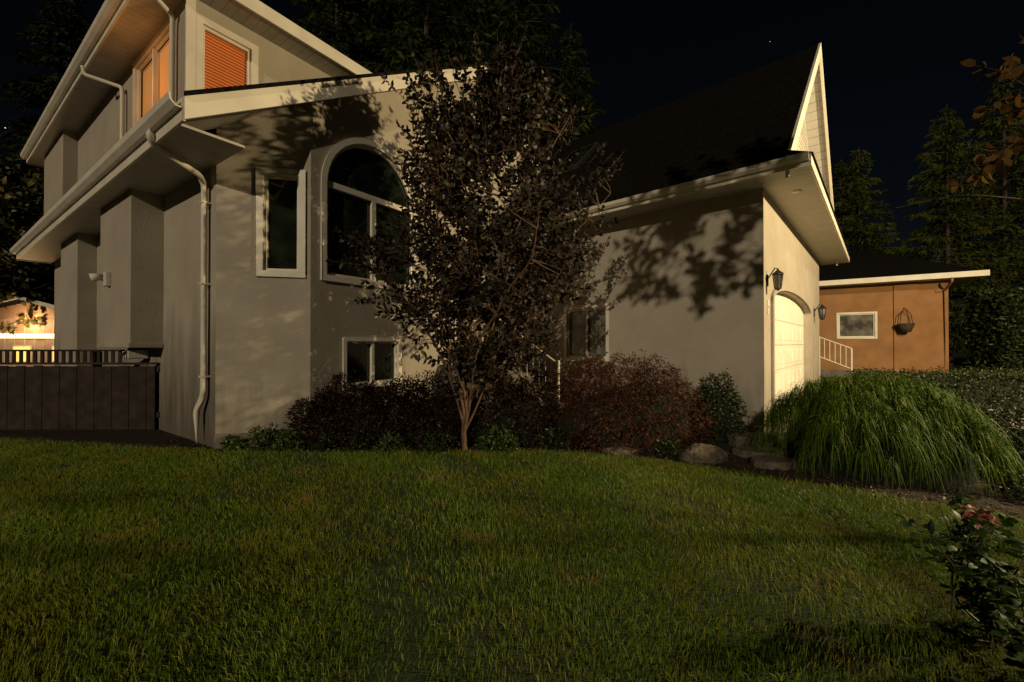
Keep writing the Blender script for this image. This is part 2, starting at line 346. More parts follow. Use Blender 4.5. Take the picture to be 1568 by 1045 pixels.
# ------------------------------------------------------------ GARAGE part
gF=lambda a,z,d: G(a,d,z); gS=lambda a,z,d: G(d,a,z)
gdoor=lambda i: arch(.62,5.25,0,2.12,i,rise=.28,n=24)
gwin=lambda i: rect(2.56,3.60,1.06,2.17,i)
ho=[(.64,-.02),(5.23,-.02)]+gdoor(.02)[2:]
panel(gF,[(0,-.1),(7.4,-.1),(7.4,3.78),(0,3.78)],[ho],M_st,'garage_front_wall',house,.2)
panel(gS,[(0,-.1),(8,-.1),(8,3.9),(0,3.9)],[gwin(.03)],M_st,'garage_side_wall',house)
box(G,7.37,7.4,0.01,8,-.1,3.8,M_st,'garage_far_wall',house)
window(gS,gwin,house,'garage_window',.07,.03,glass=M_curt,mul=[(3.06,3.09,1.13,2.10)])
ring(gF,arch(.50,5.37,0,2.12,0,rise=.40,n=24)[1:]+[(.50,0)],gdoor(0)[1:]+[(.62,0)],-.04,.02,M_st,'garage_door_arch_trim',house)
ZZ=[0,.46,.92,1.38,1.84,2.42]
for k in range(5):
    fnbox(gF,.64,5.23,ZZ[k]+.004,ZZ[k+1]-.004,.12,.16,M_door,f'garage_door_section_{k}',house,.006)
    for j in range(8):
        if k<4: fnbox(gF,.72+j*.565,1.2+j*.565,ZZ[k]+.09,ZZ[k+1]-.09,.112,.13,M_door,f'garage_door_panel_{k}_{j}',house,.008)
fnbox(gF,.62,5.25,-.02,2.42,.165,.18,M_door,'garage_door_backing',house)
GS=.921; gz=lambda u: 3.89+GS*(u+.5) if u<=3.7 else 3.89+GS*4.2-GS*(u-3.7)
vs=[G(0,0,3.78),G(7.4,0,3.78),G(7.4,0,gz(7.4)-.1),G(3.7,0,gz(3.7)-.1),G(0,0,gz(0)-.1)]
add('garage_gable_siding',vs,[(0,1,2,3,4)],M_sid,house)
fnbox(gF,3.3,4.1,4.9,5.9,-.03,.0,M_wh,'gable_vent_frame',house)
for k in range(9): fnbox(gF,3.36,4.04,4.98+k*.1,5.03+k*.1,-.05,-.03,M_wh,'gable_vent_louvre',house)
slab(G,[(-.5,-.35,gz(-.5)),(3.7,-.35,gz(3.7)),(3.7,11,gz(3.7)),(-.5,11,gz(-.5))],.10,M_roof,'garage_roof_left',house)
slab(G,[(3.7,-.35,gz(3.7)),(7.9,-.35,gz(7.9)),(7.9,11,gz(7.9)),(3.7,11,gz(3.7))],.10,M_roof,'garage_roof_right',house)
rake(G,-.5,gz(-.5)+.02,3.7,gz(3.7)+.02,.26,-.39,-.35,'garage_rake_left'); rake(G,3.7,gz(3.7)+.02,7.9,gz(7.9)+.02,.26,-.39,-.35,'garage_rake_right')
rake(G,-.45,gz(-.45)-.14,3.7,gz(3.7)-.14,.02,-.35,0,'garage_rake_soffit_l',M_sofG); rake(G,3.7,gz(3.7)-.14,7.85,gz(7.85)-.14,.02,-.35,0,'garage_rake_soffit_r',M_sofG)
box(G,-.5,8.1,-.61,-.001,3.745,3.765,M_sofG,'garage_front_soffit',house)
box(G,-.53,8.13,-.64,-.61,3.74,3.90,M_wh,'garage_front_fascia',house)
box(G,8.1,8.13,-.61,.3,3.74,3.90,M_wh,'garage_pent_end',house)
slab(G,[(-.53,-.66,3.90),(8.13,-.66,3.90),(8.13,-.005,4.16),(-.53,-.005,4.16)],.03,M_roof,'garage_pent_roof',house)
box(G,-.5,0,0.001,11,3.745,3.765,M_sofG,'garage_side_soffit',house)
box(G,-.53,-.5,-.61,11,3.74,3.87,M_wh,'garage_side_fascia',house)
gutter(G,-.53,-.62,11,3.80,'garage_gutter',.75)
tl=G(.5,-.35,3.742); cyl('soffit_light',tl,(0,0,1),.07,.02,M_wh,house)
sk=[]
def gr(u,v,h): return G(u-h*.68,v,gz(u)+h*.73)
for h in (0,.1):
    sk+=[gr(1.5,4.2,h),gr(2.5,4.2,h),gr(2.5,5.0,h),gr(1.5,5.0,h)]
M_skf=noisemat('skylight_frame',(.03,.028,.025),(.05,.045,.04),8,.6,.05)
add('skylight',sk,BF,M_skf,house)
add('skylight_glass',[gr(1.56,4.26,.105),gr(2.44,4.26,.105),gr(2.44,4.94,.105),gr(1.56,4.94,.105)],[(0,1,2,3)],M_glass,house)
for k,(a,zz) in enumerate(((.22,1.98),(.22,1.86),(.30,1.98))): fnbox(gF,a,a+.045,zz,zz+.1,-.015,0,M_wh,'house_number_digit',house,.004)
box(G,-.03,-.0,0,5,-.1,.16,M_conc,'garage_foundation',house)
fnbox(fC,.0,1.19,-.1,.2,-.02,.0,M_conc,'foundation',house)
fnbox(fF,.84,3.2,-.1,.2,-.02,.0,M_conc,'foundation_front',house)
box(H,3.3,5.2,-.95,-.03,-.1,1.0,M_conc,'entry_landing',house,.01)
for k in range(5): box(H,3.95,5.0,-.95-.27*(k+1),-.95-.27*k,-.1,.83-.17*k,M_conc,f'entry_step_{k}',house,.01)
rp=[];u=3.98
top=[H(u,-.1,1.85),H(u,-.95,1.85),H(u,-2.2,1.05)]
rp.append(([tuple(p) for p in top],.022)); low=[H(u,-.1,1.12),H(u,-.95,1.12),H(u,-2.2,.32)]; rp.append(([tuple(p) for p in low],.018))
for k in range(17):
    v=-.15-k*.128; zt=1.85 if v>-.95 else 1.85+(v+.95)*.64; rp.append(([tuple(H(u,v,zt-.73)),tuple(H(u,v,zt))],.010))
rp.append(([tuple(H(u,-2.2,0)),tuple(H(u,-2.2,1.12))],.028)); rp.append(([tuple(H(u,-.95,.9)),tuple(H(u,-.95,1.9))],.028))
tubeobj('stair_railing',rp,M_wh,house,6)

def lantern(o,outv,name,s=1.0):
    e=empty(name); o=Vector(o); ov=Vector((outv[0],outv[1],0)); c=o+ov*.16*s
    sd=Vector((-ov.y,ov.x,0))
    def hx(z,r): return [tuple(c+Vector((math.cos(t),math.sin(t),0))*r*s+Vector((0,0,z*s))) for t in [math.pi/3*k for k in range(6)]]
    def loft(nm,rs,mat):
        vs=[];fs=[]
        for z,r in rs: vs+=hx(z,r)
        for i in range(len(rs)-1): fs+=[(i*6+k,i*6+(k+1)%6,i*6+6+(k+1)%6,i*6+6+k) for k in range(6)]
        fs+=[tuple(range(5,-1,-1)),tuple(range(len(vs)-6,len(vs)))]
        return add(nm,vs,fs,mat,e)
    loft('cap',[(.10,.095),(.115,.095),(.16,.04),(.18,.02),(.21,.012)],M_black)
    loft('base',[(-.17,.012),(-.15,.03),(-.135,.06),(-.12,.06)],M_black)
    loft('glass',[(-.12,.045),(.10,.07)],M_curt)
    rods=[([hx(-.12,.055)[k],hx(.10,.083)[k]],.006*s) for k in range(6)]
    rods.append(([tuple(o+Vector((0,0,.02*s))),tuple(o+ov*.06*s+Vector((0,0,.12*s))),tuple(o+ov*.12*s+Vector((0,0,.22*s))),tuple(c+Vector((0,0,.20*s)))],.01*s))
    tubeobj('bars_and_bracket',rods,M_black,e,6)
    vs=[o+sd*a*s+ov*b*s+Vector((0,0,z*s)) for z in (-.08,.12) for a,b in ((-.045,0),(.045,0),(.045,.02),(-.045,.02))]
    bev(add('backplate',vs,BF,M_black,e),.008)
lantern(G(.22,0,2.36),(-G.V.x,-G.V.y),'wall_lantern',.9)
lantern(G(6.1,0,2.20),(-G.V.x,-G.V.y),'wall_lantern.001',1.1)

# ------------------------------------------------------------ GROUND
M_ground=noisemat('ground_turf',(.008,.016,.003),(.025,.036,.008),5,.95,.8,60,0,.03)
add('ground',[(-150,-60,0),(150,-60,0),(150,160,0),(-150,160,0)],[(0,1,2,3)],M_ground)
edge=[(-14,6.9),(-9.5,6.4),(-7.57,6.08),(-5.2,5.6),(-3.9,5.41),(-2.03,5.48),(-.6,5.35),(.57,5.38),(1.42,5.1),(2.32,4.62),(2.8,4.24),(3.24,3.95),(3.58,3.66),(3.9,3.42),(4.3,3.2),(5.5,2.9),(8,2.4)]
ex=np.array([e[0] for e in edge]); ey=np.array([e[1] for e in edge])
bed=[(x,y,.004) for x,y in edge]+[(9,6.5,.004),(6.8,8.3,.004),(4,6.4,.004),(0,10,.004),(-4,6,.004),(-9,10,.004),(-14,12,.004)]
def fillpoly(name,pts,mat,parent=None):
    t=tessellate_polygon([[Vector(p) for p in pts]]); return add(name,pts,[tuple(x) for x in t],mat,parent)
fillpoly('planting_bed',bed,M_mulch)
dv=[G(.5,.1,.008),G(7.3,.1,.008),G(8.5,-14,.008),G(2.5,-14,.008)]
fillpoly('driveway',[tuple(p) for p in dv],M_conc)
import bmesh
def rock(name,c,sx,sy,sz,mat,seed=0,sub=3):
    bm=bmesh.new(); bmesh.ops.create_icosphere(bm,subdivisions=sub,radius=1)
    P=np.array([v.co[:] for v in bm.verts]); n=fnoise(P*1.0+seed*3.1,1.4)*.22+fnoise(P+seed,4)*.08
    for v,k in zip(bm.verts,n):
        v.co=Vector((v.co.x*sx*(1+k),v.co.y*sy*(1+k),max(-.3,v.co.z)*sz*(1+k)))+Vector(c)
    me=bpy.data.meshes.new(name); bm.to_mesh(me); bm.free(); me.materials.append(mat)
    o=bpy.data.objects.new(name,me); COL.objects.link(o); 
    return o
rock('boulder',(2.33,4.98,.02),.27,.2,.17,M_rock,1)
rock('boulder.001',(1.42,5.34,-.04),.30,.13,.10,M_rock,2)
stone=empty('stone_steps')
for k,(c,s) in enumerate((((3.10,5.15),(.30,.2)),((3.30,5.65),(.32,.2)),((2.98,4.72),(.26,.16)))):
    vs=[];n=9; hh=.07*k*(k<2)
    for z,sc in ((0,1.),(.07+hh,1.),(.085+hh,.94)):
        vs+=[(c[0]+math.cos(t)*s[0]*sc*(1+.12*math.sin(3*t+k)),c[1]+math.sin(t)*s[1]*sc*(1+.1*math.cos(2*t+k)),z) for t in [2*math.pi*i/n for i in range(n)]]
    fs=[(i*n+j,i*n+(j+1)%n,(i+1)*n+(j+1)%n,(i+1)*n+j) for i in range(2) for j in range(n)]+[tuple(range(2*n,3*n))]
    add(f'step_{k}',vs,fs,M_rock,stone)
n=6000; X=rng.uniform(-5,4.2,n); Y=np.interp(X,ex,ey)+rng.uniform(-.03,1.1,n)
P=np.stack([X,Y,np.full(n,.012)],1); D=rng.normal(size=(n,3))*[1,1,.25]
V,F,r=leaves(P,D,rng.uniform(.02,.05,n),rng.uniform(.01,.025,n)); V[:,2]=np.maximum(V[:,2],.007)
npmesh('leaf_litter',V,F,leafmat('litter',(.02,.012,.006),(.08,.045,.02),trans=0),r)

def grass():
    n=640000
    Y=rng.uniform(.7,6.8,n); X=rng.uniform(-9,7.5,n)
    keep=(np.abs(X)<1.36*Y+.6)&(Y<np.interp(X,ex,ey)+rng.normal(size=n)*.03)
    dens=np.clip(1.25-.14*Y,.4,1); keep&=rng.random(n)<dens
    Pq=np.stack([X,Y,0*X],1); thin=fnoise(Pq+3,1.5)+.5*fnoise(Pq,5); keep&=rng.random(n)<np.clip(1.0+.55*np.minimum(thin+.15,0)*2,.25,1)
    X=X[keep];Y=Y[keep]; n=len(X); P=np.stack([X,Y,np.zeros(n)],1)
    cl=fnoise(P,3.0)*.5+fnoise(P+5,9)*.5
    h=(.034+.018*rng.random(n)+.017*cl)*np.where(rng.random(n)<.07,1.5,1.)
    h=np.clip(h,.012,.09)
    w=rng.uniform(.0020,.0040,n)*(1+.12*Y)
    a=rng.uniform(0,2*np.pi,n); sd=np.stack([np.cos(a),np.sin(a),0*a],1)
    la=fnoise(P+11,1.6)*4+rng.normal(size=n)*1.2; ln=np.stack([np.cos(la),np.sin(la),0*la],1)*rng.uniform(.1,.95,n)[:,None]
    up=np.array([0,0,1.])
    m=P+ (h*.55)[:,None]*up+ln*(h*.25)[:,None]; t=P+(h*(1-.3*np.linalg.norm(ln,axis=1)))[:,None]*up+ln*(h*.95)[:,None]
    V=np.stack([P-sd*w[:,None]*.5,P+sd*w[:,None]*.5,m-sd*w[:,None]*.42,m+sd*w[:,None]*.42,t],1).reshape(-1,3)
    b=np.arange(n)[:,None]*5; F=np.concatenate([b+[0,1,3],b+[0,3,2],b+[2,3,4]])
    r=np.repeat(rng.random(n),5)
    m_=leafmat('grass_blade',(.034,.090,.004),(.092,.160,.009),(.28,.25,.045),.25,.5,.9,(.155,.165,.013),.2,(.21,.16,.035))
    npmesh('lawn_grass',V,F,m_,r)
grass()

# ------------------------------------------------------------ VEGETATION
def broad_tree(name,base,fork,crown,nshoot,leafL,leafW,mat,barkm,limb=9,r0=.06,shootL=.38,pairs=9,updir=.9,twigr=.004,rounded=True,low=3):
    e=empty(name); base=np.array(base,float); fork=np.array(fork,float)
    paths=[]
    tr=curve(base,fork,7,0,.03); paths.append((tr,np.linspace(r0,r0*.72,7)))
    T=crown(400); 
    idx=[int(np.argmax(T[:,2]))]
    for _ in range(limb-1):
        d=np.min(np.linalg.norm(T[:,None]-T[idx][None],axis=2),axis=1); idx.append(int(np.argmax(d)))
    nodes=[tr[2:]]; nr=[np.full(5,r0*.6)]
    for k in idx:
        t=T[k]; st=tr[rng.integers(low,7)]
        mid=(st+t)/2+np.array([0,0,.12*np.linalg.norm(t-st)])
        c=np.concatenate([curve(st,mid,8,0,.04)[:-1],curve(mid,t,8,0,.04)]); rr=np.linspace(r0*.55,r0*.12,len(c)); paths.append((c,rr)); nodes.append(c[2:]); nr.append(rr[2:])
    Nd=np.concatenate(nodes); Nr=np.concatenate(nr)
    for p in crown(limb*5):
        cand=np.where(Nd[:,2]<p[2]+.1)[0]
        if len(cand)==0: cand=np.arange(len(Nd))
        j=cand[np.argmin(np.linalg.norm(Nd[cand]-p,axis=1))]
        c=curve(Nd[j],p,6,.05,.06); rr=np.linspace(min(Nr[j]*.7,r0*.25),r0*.07,6); paths.append((c,rr)); Nd=np.concatenate([Nd,c[2:]]); Nr=np.concatenate([Nr,rr[2:]])
    cen=T.mean(0)
    LP=[];LD=[]
    Q=crown(nshoot)
    for p in Q:
        j=np.argmin(np.linalg.norm(Nd-p,axis=1)); out=unit(p-cen); d=unit(out*.7+np.array([0,0,updir])+rng.normal(size=3)*.35)
        L=shootL*rng.uniform(.6,1.25); c0=curve(Nd[j],p,4,.03,.05); c1=p+d*np.linspace(0,L,6)[:,None]+rng.normal(size=3)*.02*np.linspace(0,1,6)[:,None]**2
        c1[:,:2]+=out[:2]*(np.linspace(0,1,6)[:,None]**2)*L*.2
        c=np.concatenate([c0[:-1],c1]); paths.append((c,np.linspace(twigr*1.4,twigr*.4,len(c))))
        t=np.linspace(.05,1,pairs); px=np.stack([np.interp(t,np.linspace(0,1,6),c1[:,i]) for i in range(3)],1)
        s0=unit(np.cross(d,rng.normal(size=3))); s1=np.cross(d,s0)
        for i in range(pairs):
            s=s0 if i%2 else s1
            for sg in (1,-1):
                if rng.random()<.9: LP.append(px[i]); LD.append(s*sg+d*.55+rng.normal(size=3)*.25-np.array([0,0,.15]))
        LP.append(c1[-1]); LD.append(d)
    V,F=tubes(paths,5); npmesh('branches',V,F,barkm,None,e,True)
    LP=np.array(LP);LD=np.array(LD); n=len(LP)
    V,F,r=leaves(LP,LD,leafL*rng.uniform(.6,1.2,n),leafW*rng.uniform(.7,1.15,n),.15,rounded)
    npmesh('leaves',V,F,mat,r,e)
    return e
def crown_main(n):
    out=[]
    while len(out)<n:
        z=rng.uniform(.95,4.95)
        w=np.interp(z,[.95,1.6,2.2,2.9,3.4,4.0,4.5,4.95],[.45,.9,1.25,1.45,1.25,1.0,.8,.5])
        a=rng.uniform(0,6.28); q=rng.random()**.6*w*(1+.28*math.sin(3*a+z*2.1)+.16*math.sin(7*a+4*z))
        p=np.array([-.38+q*math.cos(a),5.5+q*math.sin(a)*.66,z])
        dn=-.22 if z>3.2 else -.5
        if p[0]>.35 and z<1.9: continue
        if z<1.6 and rng.random()<.35: continue
        if fnoise(p[None]*1.0,2.8)[0]>dn or rng.random()<.1: out.append(p)
    return np.array(out)
M_plum=leafmat('plum_leaf',(.010,.009,.005),(.024,.017,.010),(.055,.038,.018),0,.5,spec=.2)
broad_tree('crape_myrtle_tree',(-.62,5.42,0),(-.60,5.45,.62),crown_main,1180,.088,.050,M_plum,M_bark,limb=13,r0=.040,low=1)

def weeping(name,c,R,Hh,mat,nt=230,ns=42):
    e=empty(name); c=np.array(c,float)
    vs=[];fs=[];rn=[];b=0;K=6
    for k in range(nt):
        a=rng.uniform(0,6.28); q=math.sqrt(rng.random()); el=math.sqrt(max(0,1-q**2.6))
        lump=1+.10*math.sin(5*a+1)+.07*math.sin(9*a)
        top=c+np.array([math.cos(a)*q*R*.94*lump,math.sin(a)*q*R*.80*lump,Hh*(.14+.82*el)*rng.uniform(.86,1.03)])
        out=np.array([math.cos(a),math.sin(a),0])*(.15+.6*q)+rng.normal(size=3)*[.5,.5,0]; tr=rng.random()
        for s in range(ns):
            d=out+rng.normal(size=3)*[.6,.6,.0]; L=rng.uniform(.07,.20)*(1+.3*q); t=np.linspace(0,1,K)
            drop=rng.uniform(.6,1.4)*(.6+.7*q)
            pts=top+rng.normal(size=3)*.03+d*(L*.45)*(t**.8)[:,None]+np.array([0,0,1.])*(.04*np.sin(t*2.4)-drop*L*t**1.8)[:,None]
            pts[:,2]=np.maximum(pts[:,2],.02)
            w=.0038*(1-.7*t); side=unit(np.cross(d,[0,0,1.])+rng.normal(size=3)*.3)
            vs.append(np.stack([pts-side*w[:,None],pts+side*w[:,None]],1).reshape(-1,3))
            i=np.arange(K-1)*2+b; fs.append(np.stack([i,i+1,i+3,i+2],1)); b+=2*K; rn.append(np.full(2*K,np.clip(tr*.7+rng.random()*.3,0,1)))
    npmesh('strands',np.concatenate(vs),np.concatenate(fs),mat,np.concatenate(rn),e)
    st=[(curve(c,c+np.array([math.cos(a)*R*.5,math.sin(a)*R*.45,Hh*.75]),6,.1,.06),np.linspace(.02,.006,6)) for a in np.linspace(0,6.2,12)]
    tubeobj('stems',st,M_darkbark,e,5)
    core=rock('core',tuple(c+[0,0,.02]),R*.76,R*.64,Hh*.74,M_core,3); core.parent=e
    return e
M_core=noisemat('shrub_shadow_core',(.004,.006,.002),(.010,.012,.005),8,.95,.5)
M_weep=leafmat('weeping_needle',(.022,.050,.003),(.062,.105,.006),(.14,.155,.010),0,.55,spec=.1)
weeping('weeping_ornamental_shrub',(4.12,4.75,0),1.10,1.04,M_weep,nt=820,ns=24)

def mound(name,c,rx,ry,h,n,L,W,mat,palm=5,droop=.6,fill=.5,core=True,stems=10,rounded=False,nz=.16):
    e=empty(name); c=np.array(c,float)
    m=int(n/palm); a=rng.uniform(0,2*np.pi,m); u=rng.random(m)**.8; el=np.arccos(u*.98)
    dirn=np.stack([np.sin(el)*np.cos(a),np.sin(el)*np.sin(a),np.cos(el)],1)
    rad=1-rng.random(m)**2*fill; bump=1+nz*fnoise(dirn*2+c,2.2)+nz*.5*fnoise(dirn*5+c,3)
    P=c+dirn*np.array([rx,ry,h])*(rad*bump)[:,None]; P[:,2]=np.maximum(P[:,2],.03)
    Pp=np.repeat(P,palm,0)+rng.normal(size=(m*palm,3))*L*.25
    D=np.repeat(dirn*[1,1,.5],palm,0)+rng.normal(size=(m*palm,3))*.75-np.array([0,0,droop])
    V,F,r=leaves(Pp,D,L*rng.uniform(.6,1.2,len(Pp)),W*rng.uniform(.7,1.2,len(Pp)),.2,rounded)
    npmesh('foliage',V,F,mat,r,e)
    st=[]
    for k in range(stems):
        j=rng.integers(m); st.append((curve(c+rng.normal(size=3)*[.05,.05,0],P[j],7,.12,.06),np.linspace(.016,.003,7)))
    if st: tubeobj('stems',st,M_darkbark,e,5)
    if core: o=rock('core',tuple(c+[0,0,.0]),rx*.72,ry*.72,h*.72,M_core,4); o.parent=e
    return e
M_red=leafmat('maple_leaf',(.026,.009,.004),(.056,.018,.008),(.10,.036,.012),0,.5,spec=.12)
M_dk=leafmat('dark_green_leaf',(.008,.013,.004),(.022,.032,.009),(.05,.06,.016),0,.45,spec=.2)
M_dkred=leafmat('dark_bronze_leaf',(.008,.004,.003),(.021,.010,.006),(.042,.022,.010),0,.45,spec=.15)
M_gr=leafmat('green_leaf',(.02,.035,.007),(.04,.065,.014),(.08,.09,.02),0,.45)
mound('japanese_maple_shrub',(1.58,5.95,0),1.32,.75,1.20,32000,.055,.012,M_red,5,.9,.45,stems=16,nz=.2)
mound('low_bronze_shrub',(-2.15,5.75,0),1.12,.42,.82,18000,.055,.02,M_dkred,3,.3,.5,nz=.22)
mound('low_bronze_shrub.001',(-1.15,5.8,0),.80,.45,.95,13000,.055,.022,M_dkred,3,.3,.5,nz=.22)
mound('evergreen_shrub',(3.0,6.0,0),.36,.36,.95,7000,.05,.018,M_dk,3,.2,.4)
mound('evergreen_shrub.001',(.0,5.85,0),.80,.45,.96,13000,.05,.02,M_dkred,3,.2,.5,nz=.22)
mound('evergreen_shrub.002',(5.9,4.6,0),1.1,.9,.66,12000,.05,.02,M_dk,3,.2,.4)
mound('evergreen_shrub.003',(5.4,3.6,0),.9,.6,.42,8000,.045,.018,M_dk,3,.2,.4)
k=0
for (x,y,h,mt) in ((-3.35,5.62,.30,M_gr),(-2.95,5.5,.24,M_gr),(-2.4,5.5,.2,M_dk),(-3.7,5.5,.15,M_gr),(-1.6,5.45,.22,M_gr),(-.2,5.5,.28,M_gr),(-.05,5.4,.16,M_gr),(.55,5.6,.24,M_dk),(.95,5.5,.2,M_dkred),(1.95,5.15,.18,M_dk),(-2.0,5.5,.24,M_dk),(-.95,5.45,.25,M_dk)):
    mound('perennial_plant'+('' if k==0 else f'.{k:03d}'),(x,y,0),h*.8,h*.7,h,700,.07,.025,mt,2,-.3,.8,core=False,stems=5,rounded=True); k+=1
def hedge(name,p0,p1,w,h,mat,dens=900,L=.05,nz=.045):
    e=empty(name); p0=np.array(p0);p1=np.array(p1); d=p1-p0; ln=np.linalg.norm(d); d/=ln; nn=np.array([-d[1],d[0]])
    n=int((ln+w)*(w+2*h)*dens); t=rng.random(n)*(ln+.1)-.05; s=rng.random(n)*(w+2*h)-h
    off=np.clip(s,0,w)-w/2; z=np.where(s<0,h+s,np.where(s>w,h-(s-w),h))
    m=int(n*.22*w/max(.5,ln)*2); t[:m]=np.where(rng.random(m)<.5,0,ln); off[:m]=(rng.random(m)-.5)*w; z[:m]=rng.random(m)*h
    P=np.stack([p0[0]+d[0]*t+nn[0]*off,p0[1]+d[1]*t+nn[1]*off,z],1); P+=rng.normal(size=P.shape)*nz+ (fnoise(P,1.8)*.06)[:,None]
    V,F,r=leaves(P,rng.normal(size=(n,3))+[0,0,.4],L*rng.uniform(.6,1.2,n),L*.45,.2); npmesh('foliage',V,F,mat,r,e)
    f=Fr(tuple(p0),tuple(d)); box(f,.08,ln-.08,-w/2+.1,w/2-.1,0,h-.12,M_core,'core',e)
    return e
hedge('clipped_hedge',(7.2,8.4),(15,6.6),1.0,.78,M_dk,1100,.06)
hedge('cedar_hedge',(16.9,14.6),(19.9,13.7),1.6,3.1,M_dk,800,.16,.09)

def rose(name,c,h,mat,nc=7,fl=((0,0),),spread=.3):
    e=empty(name); c=np.array(c,float); canes=[];LP=[];LD=[]
    for k in range(nc):
        a=rng.uniform(0,6.28) ; tip=c+np.array([math.cos(a)*rng.uniform(.05,spread),math.sin(a)*rng.uniform(.05,spread*.8),h*rng.uniform(.6,1.)])
        if k<len(fl): tip=np.array(fl[k],float)-[0,0,.035]
        cv=curve(c+rng.normal(size=3)*[.03,.03,0],tip,14,0,.07); canes.append((cv,np.linspace(.007,.0028,14)))
        for j in range(3,14):
            if rng.random()<.25: continue
            for q in range(2 if rng.random()<.5 else 1):
                d=unit(np.array([*rng.normal(size=2),.35])); pl=rng.uniform(.05,.09); pt=cv[j]+d*pl
                canes.append((np.array([cv[j],cv[j]+d*pl*.5+[0,0,.004],pt+d*.035]),.0012))
                sd=unit(np.cross(d,[0,0,1.]))
                for w in (0,.4,.75):
                    if w==0: LP.append(pt+d*.035);LD.append(d-np.array([0,0,.2]))
                    else:
                        for sg in (1,-1): LP.append(pt+d*.035-d*w*.08); LD.append(sd*sg+d*.4+rng.normal(size=3)*.15)
    tubeobj('canes',canes,M_canes,e,5)
    LP=np.array(LP);LD=np.array(LD); n=len(LP)
    V,F,r=leaves(LP,LD,.052*rng.uniform(.7,1.2,n),.036*rng.uniform(.8,1.1,n),.1,True,up=1.5); npmesh('leaves',V,F,mat,r,e)
    for bi,f in enumerate(fl):
        f=np.array(f,float); vs=[];fs=[];rn=[]; sc=(1.25,.8,.5,.4)[min(bi,3)]
        if bi>=2:
            tubeobj(f'bud_{bi}',[([tuple(f+[0,0,z]) for z in (-.035,-.02,-.005,.015,.035)],[.003,.011,.013,.009,.001])],M_rl,e,8); continue
        for ly,(n,rr,tilt,sz) in enumerate(((5,.004,.05,.026),(6,.010,.35,.032),(8,.014,.75,.038),(9,.017,1.15,.042))):
            for k in range(n):
                a=2*math.pi*k/n+ly*.5+rng.normal()*.2; o=np.array([math.cos(a),math.sin(a),0]); s=np.array([-math.sin(a),math.cos(a),0]); b=len(vs)
                szz=sz*rng.uniform(.7,1.15); tj=tilt*rng.uniform(.7,1.3); tone=rng.random()*.5
                for i in range(5):
                    t=i/4; tl=tj*(.3+1.0*t*t); up=szz*t
                    w=szz*.36*math.sin(math.pi*(.15+.72*t))
                    ctr=o*(rr+math.sin(tl)*up)+np.array([0,0,math.cos(tl)*up])
                    for jj in (-1,-.5,0,.5,1): vs.append(f+sc*(ctr+s*w*jj-o*.5*w*jj*jj)+rng.normal(size=3)*.0012); rn.append(min(1,.1+.4*t+tone))
                for i in range(4):
                    for jj in range(4): fs.append((b+i*5+jj,b+i*5+jj+1,b+i*5+jj+6,b+i*5+jj+5))
        Vv=np.array(vs)-f; th=-.35; Rm=np.array([[1,0,0],[0,math.cos(th),-math.sin(th)],[0,math.sin(th),math.cos(th)]]); Vv=Vv@Rm+f
        npmesh(f'bloom_{bi}',Vv,np.array(fs),M_rose,rn,e,False)
    return e
M_canes=noisemat('rose_cane',(.05,.06,.02),(.09,.07,.03),20,.6,.1)
M_rose=leafmat('rose_petal',(.50,.24,.08),(.42,.12,.11),(.55,.26,.20),.25,.5)
M_rl=leafmat('rose_leaf',(.012,.030,.005),(.028,.055,.009),(.05,.07,.012),.15,.5,spec=.15)
rose('rose_bush',(2.28,1.95,0),.60,M_rl,8,((2.14,1.9,.60),(2.22,1.95,.58),(2.08,1.92,.70),(1.93,1.9,.56)),.26)
rose('rose_bush.001',(2.12,1.62,0),.40,M_rl,6,((2.25,1.7,.40),),.28)
rose('rose_bush.002',(2.0,1.4,0),.24,M_rl,4,((1.95,1.4,.2),),.2)
def crown_ov(n):
    a=rng.normal(size=(n,3))*[.28,.35,.2]; P=np.array([3.7,2.5,3.0])+a; P[:,0]=np.maximum(P[:,0],3.2+.1*rng.random(n)); return P
M_ov=leafmat('copper_leaf',(.04,.022,.008),(.08,.045,.014),(.12,.07,.02),.2,.9,spec=0)
broad_tree('copper_leaf_tree',(5.6,2.6,0),(5.4,2.6,2.6),crown_ov,24,.095,.055,M_ov,M_darkbark,limb=3,r0=.035,shootL=.22,pairs=5,updir=.25)

